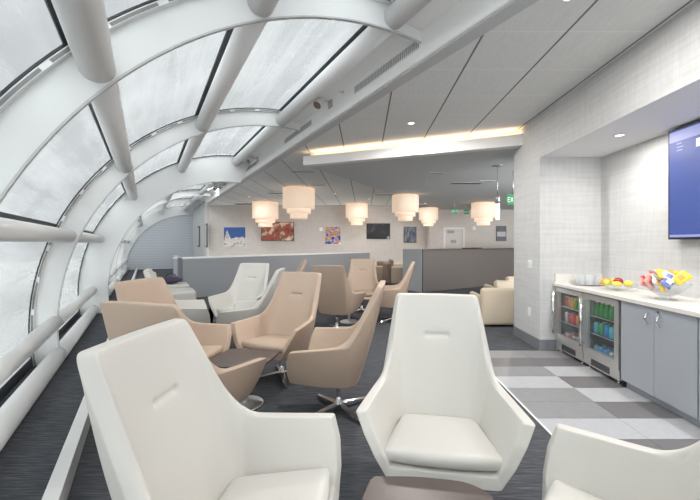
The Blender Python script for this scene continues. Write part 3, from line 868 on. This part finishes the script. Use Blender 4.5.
# ---- wall screen in the niche
tv = thing('wall_screen', 'large blue information screen on the niche wall at the right edge', 'screen', (3.10,2.62,1.46))
boxobj('housing', (-.04,-.95,0), (.03,.90,1.085), 'black', tv)
boxobj('wall_mount', (.03,-.4,.3), (.06,.4,.8), 'black', tv)
scn = boxobj('display', (-.0425,-.935,.018), (-.040,.885,1.067), 'screen_blue', tv)
bm = bmesh.new(); box(bm, (-.0445,-.93,.955), (-.0426,.88,1.055)); obj('header_bar', bm, 'screen_head', scn)
bm = bmesh.new(); box(bm, (-.0445,-.93,.022), (-.0426,.88,.045)); obj('footer_bar', bm, 'screen_head', scn)
bm = bmesh.new(); box(bm, (-.0445,.38,.85), (-.0426,.60,.925)); obj('title_block', bm, 'screen_text', scn)
bm = bmesh.new()
for yy, zz, ln in ((.80,.925,.05),(.80,.89,.07),(.80,.86,.06),(.30,.925,.06),(.30,.89,.05),(.0,.925,.07),(.0,.89,.05)):
    box(bm, (-.0445,yy-ln,zz), (-.0426,yy,zz+.010))
obj('text_lines', bm, 'screen_head', scn)
# wall plates on the wall end
o = thing('light_switch', 'white double switch plate on the wall end, above the outlet', 'switch', (XW,4.93,1.13))
boxobj('cover_plate', (-.008,-.058,-.058), (0,.058,.058), 'plate', o, bevel=.002)
for s in (-.026,.026): boxobj('rocker', (-.012,s-.016,-.032), (-.008,s+.016,.032), 'white_paint', o)
o = thing('wall_outlet', 'white outlet plate low on the wall end', 'outlet', (XW,4.945,.46))
boxobj('cover_plate', (-.008,-.038,-.058), (0,.038,.058), 'plate', o, bevel=.002)
for s in (-.022,.022): boxobj('socket', (-.010,-.015,s-.014), (-.008,.015,s+.014), 'white_paint', o)

# ------------------------------------------------------------------ lamps
def make_drum(label, x, y, ztop, w):
    t = thing('drum_pendant', label, 'lamp', (x,y,ztop), 0, 'stepped drum ceiling lamps')
    k = w/.86
    for n_, r, z0, z1 in (('upper_drum',.43,-.565,-.025),('middle_drum',.325,-.70,-.53),('lower_drum',.235,-.84,-.66)):
        bm = bmesh.new(); lathe(bm, [(r*k*.985,z1*k),(r*k,z1*k-.004),(r*k,z0*k+.004),(r*k*.985,z0*k),(0,z0*k)], 48)
        obj(n_, bm, 'lamp_fabric', t)
    bm = bmesh.new(); lathe(bm, [(0,0),(.3*k,0),(.3*k,-.02),(0,-.02)], 32); obj('ceiling_plate', bm, 'brushed', t)
    return t
def ceil_at(px, py, z):
    Y = 350*(z-1.42)/(243.5-py); return ((px-364)/350*Y, Y)
L = [(265.3,202,25.4,ZC,'stepped drum lamp farthest left, before the left television'),
     (298.8,188,31.5,ZC,'largest, nearest stepped drum lamp, left of the ceiling drop'),
     (357,204.7,22.0,ZC,'stepped drum lamp above the dark television, left of the ceiling drop'),
     (405.3,195,26.6,2.87,'stepped drum lamp right of the dark television, larger of the pair there'),
     (428.5,207.6,19.0,2.87,'smallest stepped drum lamp, left of the far door'),
     (483.3,202.6,23.4,2.87,'stepped drum lamp farthest right, beside the slim tube pendant')]
for px, py, w, z, lab in L:
    x, y = ceil_at(px, py, z); y = min(y, YB-.65)
    make_drum(lab, x, y, z, w/350*y)
x, y = 2.48, 6.5
t = thing('tube_pendant', 'slim glass tube pendant on a long rod near the right wall corner', 'lamp', (x,y,2.87))
bm = bmesh.new(); lathe(bm, [(0,0),(.09,0),(.09,-.012),(.03,-.022),(0,-.022)], 24); obj('canopy', bm, 'brushed', t)
bm = bmesh.new(); tube(bm, [(0,0,-.02),(0,0,-.58)], .008, 8); obj('rod', bm, 'chrome', t)
bm = bmesh.new(); lathe(bm, [(0,-.575),(.040,-.575),(.042,-.60),(.042,-.71),(0,-.71)], 20); obj('cap', bm, 'brushed', t)
bm = bmesh.new(); lathe(bm, [(.040,-.71),(.040,-1.01),(0,-1.01)], 20); obj('glass_tube', bm, 'lampglass', t)

# exit signs
def exit_sign(label, x, y, ztop, w, zc, rz=0):
    t = thing('exit_sign', label, 'sign', (x,y,ztop), rz, 'green exit signs')
    h = w*.78
    boxobj('panel', (-w/2,-.015,-h), (w/2,.015,0), 'exit_green', t)
    bm = bmesh.new(); tube(bm, [(0,0,0),(0,0,zc-ztop)], .01, 8); obj('stem', bm, 'brushed', t)
    bm = bmesh.new(); s = w*.17; hh = h*.42; zb = -h*.72; st = s*.26; yf = -.018; yb_ = -.015
    def bar(x0, z0, x1, z1):
        d = Vector((x1-x0,z1-z0)).normalized(); p = Vector((-d.y,d.x))*st/2
        q = [(x0+p.x,z0+p.y),(x0-p.x,z0-p.y),(x1-p.x,z1-p.y),(x1+p.x,z1+p.y)]
        a = [bm.verts.new((u,yf,v)) for u,v in q]; b = [bm.verts.new((u,yb_,v)) for u,v in q]
        bm.faces.new(a); bm.faces.new(b[::-1])
        for i in range(4): bm.faces.new((a[i],a[(i+1)%4],b[(i+1)%4],b[i]))
    xx = -w*.41
    for ch in 'EXIT':
        if ch == 'E':
            bar(xx,zb,xx,zb+hh)
            for q in (0,.5,1): bar(xx,zb+hh*q,xx+s,zb+hh*q)
        elif ch == 'X': bar(xx,zb,xx+s,zb+hh); bar(xx+s,zb,xx,zb+hh)
        elif ch == 'I': bar(xx+s*.5,zb,xx+s*.5,zb+hh)
        else: bar(xx,zb+hh,xx+s,zb+hh); bar(xx+s*.5,zb,xx+s*.5,zb+hh)
        xx += s*1.28
    obj('lettering', bm, 'exit_letter', t)
exit_sign('green exit sign hanging left of the far door, leftmost of three', 3.10,12.0,2.60,.20,2.87)
exit_sign('green exit sign hanging partly behind the rightmost drum lamp', 3.84,13.1,2.68,.20,2.87)
exit_sign('large green exit sign at the corner of the right wall', 2.98,7.0,2.40,.26,2.87)

# ------------------------------------------------------------------ back wall pictures
def wall_rect(x0, x1, y0, y1, Y):
    f = Y/350; return (x0-364)*f, (x1-364)*f, 1.42+(243.5-y1)*f, 1.42+(243.5-y0)*f
def picture(name, label, cat, px, Y, art, extra=None, frame='black', border=.02, depth=.04):
    xa, xb, za, zb = wall_rect(*px, Y)
    t = thing(name, label, cat, ((xa+xb)/2,Y,za))
    w, h = (xb-xa)/2, zb-za
    boxobj('frame', (-w,-depth,0), (w,0,h), frame, t)
    a = boxobj('picture' if cat == 'picture' else 'screen', (-w+border,-depth-.004,border), (w-border,-depth,h-border), art, t)
    if extra: extra(a, w, h, -depth-.004)
    return t
def skyline(a, w, h, y):
    bm = bmesh.new()
    pts = [(-w,.02),(-w,.3*h),(-w*.85,.62*h),(-w*.72,.85*h),(-w*.62,.72*h),(-w*.35,.42*h),(0,.45*h),(.1*w,.50*h),(.5*w,.46*h),(.7*w,.52*h),(w*.97,.44*h),(w*.97,.02)]
    f = [bm.verts.new((x*.97,y-.003,z)) for x,z in pts]; b = [bm.verts.new((x*.97,y,z)) for x,z in pts]
    bm.faces.new(f); bm.faces.new(b[::-1])
    for i in range(len(pts)): bm.faces.new((f[i],f[(i+1)%len(pts)],b[(i+1)%len(pts)],b[i]))
    obj('building', bm, 'art_stone', a)
def clouds(a, w, h, y):
    bm = bmesh.new(); box(bm, (-w*.85,y-.003,h*.30), (w*.85,y,h*.62)); obj('pale_band', bm, 'art_cloud', a)
picture('wall_picture','square picture of pale buildings under deep blue sky, on the back wall','picture',(224,246,227,247),YB,'art_sky',skyline,'plate',.012)
picture('television','television with a red and brown picture, on the back wall behind the left lamps','television',(261.4,294,222,241),YB,'art_warm')
picture('wall_picture','colourful poster in the middle of the back wall, between the televisions','picture',(325,341,226.6,244.3),YB,'art_mixed',None,'plate',.01)
picture('television','television with an almost black picture, right of the colourful poster','television',(366.5,390,223.4,239),YB,'art_night')
picture('wall_picture','small dark blue picture right of the black television','picture',(403.7,416.3,226.8,242.6),YB,'art_blue')
YA = YB-.6
picture('wall_picture','small black and white picture on the back wall right of the door','picture',(496,506,226,241),YA,'art_grey',clouds)
xa, xb, za, zb = wall_rect(445,463,229,260,YA)
d = thing('door_1','pale door with two dark vents beyond the dark counter','door',((xa+xb)/2,YA,0)); d['kind'] = 'structure'
w = (xb-xa)/2; hh = zb
boxobj('leaf', (-w,-.03,0), (w,0,hh), 'door', d)
bm = bmesh.new(); box(bm, (-w-.06,-.045,0), (-w,0,hh+.06)); box(bm, (w,-.045,0), (w+.06,0,hh+.06)); box(bm, (-w,-.045,hh), (w,0,hh+.06)); obj('frame', bm, 'plaster', d)
f = YA/350
boxobj('vent', (-w+2*f,-.036,hh-4.3*f), (-w+9*f,-.03,hh-1.5*f), 'vent_grey', d); boxobj('vent', (-w+5.5*f,-.036,hh-14*f), (-w+11*f,-.03,hh-10.8*f), 'vent_grey', d)
bm = bmesh.new(); tube(bm, [(w-.1,-.03,1.0),(w-.1,-.09,1.0),(w-.22,-.09,1.0)], .012, 8); obj('handle', bm, 'chrome', d)
xa, xb, za, zb = wall_rect(472.5,475.5,226.5,230,YA); t = boxobj('thermostat', (xa,YA-.03,za), (xb,YA,zb), 'plate', bevel=.005); tag(t, 'small white thermostat on the back wall right of the door', 'thermostat')
xa, xb, za, zb = wall_rect(319.5,322.5,227.5,231,YB); t = boxobj('wall_sensor', (xa,YB-.04,za), (xb,YB,zb), 'plate', bevel=.01); tag(t, 'small white sensor left of the colourful poster', 'sensor')
# two narrow frames on the left wall
for k, dd in enumerate((17.0, 19.6)):
    t = thing('narrow_picture', 'tall narrow dark framed picture on the left wall, '+('nearer the corner','nearer the louvred end')[k], 'picture', (*W(2.30,dd),1.25), TH, 'narrow frames on the left wall')
    boxobj('frame', (-.05,-.35,0), (0,.35,1.05), 'vent_dark', t); boxobj('picture', (-.055,-.27,.08), (-.05,.27,.97), 'brushed', t)

# ------------------------------------------------------------------ bulkhead fittings and ceiling fittings
def vb_at(px, py):   # where that sight line meets the bulkhead face: along, up
    rx, rz = (px-364)/350, (243.5-py)/350
    v = math.cos(TH)*rx+math.sin(TH); t = VB/v
    return (-math.sin(TH)*rx+math.cos(TH))*t, 1.42+rz*t
sp = []
for k, (a, b, lab) in enumerate((((354.4,89),(420.3,44),'nearest'),((285,141),(312,125),'second from the camera'),((246,171),(257,163.5),'third from the camera'),((211,197),(216,193),'farthest'))):
    d1, z1 = vb_at(*a); d0, z0 = vb_at(*b)
    zc_ = 3.30
    t = thing('air_grille', 'long slotted grey air grille on the white bulkhead, '+lab, 'vent', (*W(VB,(d0+d1)/2),zc_), TH, 'air grilles on the bulkhead')
    ln = (d1-d0)/2
    boxobj('frame', (-.008,-ln,-.045), (0,ln,.045), 'plaster', t)
    bm = bmesh.new()
    for j in range(int(ln*2/.03)): box(bm, (-.011,-ln+.01+j*.03,-.038), (-.008,-ln+.026+j*.03,.038))
    obj('slats', bm, 'vent_grey', t)
def spotlight(d, z, lab):
    t = thing('spotlight', 'white adjustable spotlight on the white bulkhead, '+lab, 'lamp', (*W(VB,d),z), TH, 'bulkhead spotlights')
    boxobj('wall_plate', (-.025,-.05,-.07), (0,.05,.07), 'grey_paint_shade', t, bevel=.004)
    bm = bmesh.new(); tube(bm, [(-.025,0,0),(-.09,-.02,.0)], .014, 8); obj('arm', bm, 'brushed', t)
    ax = Vector((-.62,-.28,-.73)).normalized()
    p = Vector((-.13,.03,.02))
    bm = bmesh.new(); tube(bm, [p-ax*.03, p, p+ax*.13, p+ax*.135], [.035,.058,.062,.062], 20); h = obj('head', bm, 'white_paint', t)
    if lab == 'farthest':  # fill light added to brighten the far vault, not aimed with the head
        ld = bpy.data.lights.new('spot_fill_lamp','AREA'); ld.shape = 'DISK'; ld.size = .08; ld.energy = 30; ld.color = (1,.97,.94)
        lo = bpy.data.objects.new('spot_fill_lamp', ld); C.objects.link(lo); lo.parent = t; lo.location = p+Vector((-.12,.12,-.06))
        lo.rotation_euler = Vector((-.55,.75,-.30)).to_track_quat('-Z','Y').to_euler()
    bm = bmesh.new(); tube(bm, [p+ax*.1355, p+ax*.139], [.055,.052], 20); obj('lens', bm, 'brown_leather', h)
def bracket(d, z, lab):
    t = thing('wall_hook', 'small metal bracket on the white bulkhead above the spotlight, '+lab, 'bracket', (*W(VB,d),z), TH, 'bulkhead brackets')
    bm = bmesh.new(); tube(bm, [(0,0,0),(-.012,0,0)], .032, 14); obj('rosette', bm, 'grey_paint_shade', t)
    bm = bmesh.new(); tube(bm, [(-.01,0,0),(-.06,.01,.02),(-.11,.05,.05)], .008, 8); obj('rod', bm, 'brushed', t)
    bm = bmesh.new(); tube(bm, [(-.01,0,-.01),(-.07,0,-.02)], .007, 8); obj('stub', bm, 'brushed', t)
for (a, b, lab) in (((331,103),(343,91),'nearest the camera'),((258,159),(268,147),'second from the camera'),((220.5,187.5),(226,183),'farthest')):
    d, z = vb_at(*a); spotlight(d, z, lab)
    d, z = vb_at(*b); bracket(d, z, lab)
def ceil_vent(px, py, zc, l, w, lab, m='vent_dark'):
    x, y = ceil_at(px, py, zc)
    t = thing('ceiling_vent', lab, 'vent', (x,y,zc), 0, 'ceiling air slots')
    boxobj('frame', (-l/2,-w/2,-.008), (l/2,w/2,0), 'grey_paint_shade', t); boxobj('slot', (-l/2+.02,-w/2+.02,-.012), (l/2-.02,w/2-.02,-.008), m, t)
ceil_vent(303,171.5,ZC,.55,.14,'ceiling air slot below the left end of the glowing ceiling drop','vent_grey')
ceil_vent(318,185,ZC,.42,.16,'ceiling air slot right of the largest drum lamp','vent_grey')
ceil_vent(277,193,ZC,.60,.22,'dark ceiling air slot left of the largest drum lamp')
ceil_vent(247,204,ZC,1.0,.4,'dark ceiling air slot above the picture of pale buildings')
ceil_vent(384,194.5,2.87,.55,.2,'dark ceiling air slot left of the larger right drum lamp')
ceil_vent(466,183,2.87,.75,.22,'dark ceiling air slot in the grey ceiling, left of the tube pendant')
ceil_vent(486,181,2.87,.35,.16,'small ceiling air slot between the dark one and the tube pendant','vent_grey')
ceil_vent(437,173,2.87,.28,.14,'small ceiling air slot in the grey ceiling, above the smallest drum lamp','vent_grey')
def downlight(x, y, z, e, lab, r=.055, lamp=True):  # also builds downlights added only to light the room
    t = thing('downlight', lab, 'lamp', (x,y,z), 0, 'recessed downlights')
    bm = bmesh.new(); lathe(bm, [(r,0),(r,-.006),(r*.72,-.006),(r*.70,-.002)], 24); obj('ring', bm, 'white_paint', t)
    bm = bmesh.new(); lathe(bm, [(r*.70,-.003),(0,-.003)], 24); obj('lens', bm, 'bulb', t)
    if lamp:
        ld = bpy.data.lights.new('downlight_lamp','AREA'); ld.shape = 'DISK'; ld.size = .07; ld.energy = e; ld.color = (1,.955,.91)
        lo = bpy.data.objects.new('downlight_lamp', ld); C.objects.link(lo); lo.location = (0,0,-.02); lo.parent = t
ND = 0
for x, y, z, e, lab in [(2.71,3.71,ZS,14,'downlight in the niche ceiling above the fruit bowl'),(2.72,1.6,ZS,14,'added fill downlight in the niche ceiling nearest the camera'),  # second one is added fill, out of view
    (.67,4.97,ZC,62,'ceiling downlight just before the glowing ceiling drop'),(1.42,2.42,ZC,34,'added fill downlight in the ceiling nearest the camera, above the tiled strip'),(2.71,2.45,ZS,14,'added fill downlight in the niche ceiling above the blue screen'),  # last two are added fill
    (4.0,9.0,2.87,30,'added fill downlight over the dark counter'),(2.2,12.6,2.87,30,'added fill downlight before the far door'),(6.5,12.0,2.87,30,'added fill downlight far right beyond the dark counter'),  # far room: this row and the next are all added for fill
    (-1.0,12.0,ZC,30,'added fill downlight in the ceiling over the long grey counter'),(-4.2,12.8,ZC,30,'added fill downlight in the ceiling before the picture of pale buildings'),(.2,13.4,ZC,30,'added fill downlight in the ceiling before the dark television')]:
    downlight(x, y, z, e, lab)
for px, py, zc, lab in ((425,180.5,2.87,'sprinkler head in the grey ceiling, above the smallest drum lamp'),(465,192,2.87,'sprinkler head in the grey ceiling, below the dark air slot')):
    x, y = ceil_at(px, py, zc)
    t = thing('sprinkler', 'small '+lab, 'sprinkler', (x,y,zc), 0, 'ceiling sprinklers')
    bm = bmesh.new(); lathe(bm, [(0,0),(.035,0),(.03,-.008),(.012,-.012),(.01,-.03),(.02,-.034),(0,-.036)], 16); obj('body', bm, 'brushed', t)

# ------------------------------------------------------------------ outside
bm = bmesh.new(); box(bm, (-120,-80,-5.2), (-3.2,140,-5.0)); obj('ground', bm, 'apron', None, 'structure')
bm = bmesh.new(); box(bm, (-9,-30,-5.0), (-3.5,-20,0)); bm.free()
def outbuilding(loc, size, rz, lab):
    t = thing('terminal_building', lab, 'building', loc, rz)
    w, d, h = size
    boxobj('walls', (-w/2,-d/2,0), (w/2,d/2,h), 'outbuilding', t)
    boxobj('roof', (-w/2-.5,-d/2-.5,h), (w/2+.5,d/2+.5,h+.6), 'plate', t)
    boxobj('window_band', (w/2,-d/2+1,h*.45), (w/2+.05,d/2-1,h*.72), 'laminate_dark', t)
outbuilding((-42,16,-5), (14,46,8.5), .35, 'low grey terminal building outside, behind the lower left glass')

# ------------------------------------------------------------------ light
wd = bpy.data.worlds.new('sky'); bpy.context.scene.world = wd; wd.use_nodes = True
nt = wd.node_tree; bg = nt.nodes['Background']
tc = nt.nodes.new('ShaderNodeTexCoord'); sep = nt.nodes.new('ShaderNodeSeparateXYZ'); nt.links.new(tc.outputs['Generated'], sep.inputs[0])
cl = noise(nt, tc.outputs['Generated'], 2.5, 4)
zz = math_(nt, 'ADD', sep.outputs[2], math_(nt, 'MULTIPLY', math_(nt, 'SUBTRACT', cl, .5), .5))
col = ramp(nt, zz, [(0,(.84,.85,.86)),(.25,(.87,.88,.90)),(.6,(.94,.95,.955)),(1,(1,.995,.98))])
# overcast sky, far brighter on the sun's side (behind the lounge) than over the apron ahead
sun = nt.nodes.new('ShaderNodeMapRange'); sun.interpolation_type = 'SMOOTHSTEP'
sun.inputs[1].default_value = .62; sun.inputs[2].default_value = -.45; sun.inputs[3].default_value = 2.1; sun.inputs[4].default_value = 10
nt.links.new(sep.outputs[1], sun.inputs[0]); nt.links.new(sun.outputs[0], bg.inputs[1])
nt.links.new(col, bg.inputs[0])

# ------------------------------------------------------------------ camera
cd = bpy.data.cameras.new('camera'); cam = bpy.data.objects.new('camera', cd); C.objects.link(cam)
cam.location = (0,0,1.42); cam.rotation_euler = (PI/2,0,0)
cd.sensor_width = 36; cd.lens = 18; cd.shift_x = -14/700; cd.shift_y = -6.5/700; cd.clip_start = .03; cd.clip_end = 400
S = bpy.context.scene; S.camera = cam
S.view_settings.view_transform = 'Standard'; S.view_settings.look = 'None'; S.view_settings.gamma = 1; S.view_settings.exposure = .04
S.cycles.max_bounces = 10; S.cycles.diffuse_bounces = 5; S.cycles.transparent_max_bounces = 16; S.cycles.sample_clamp_indirect = 4
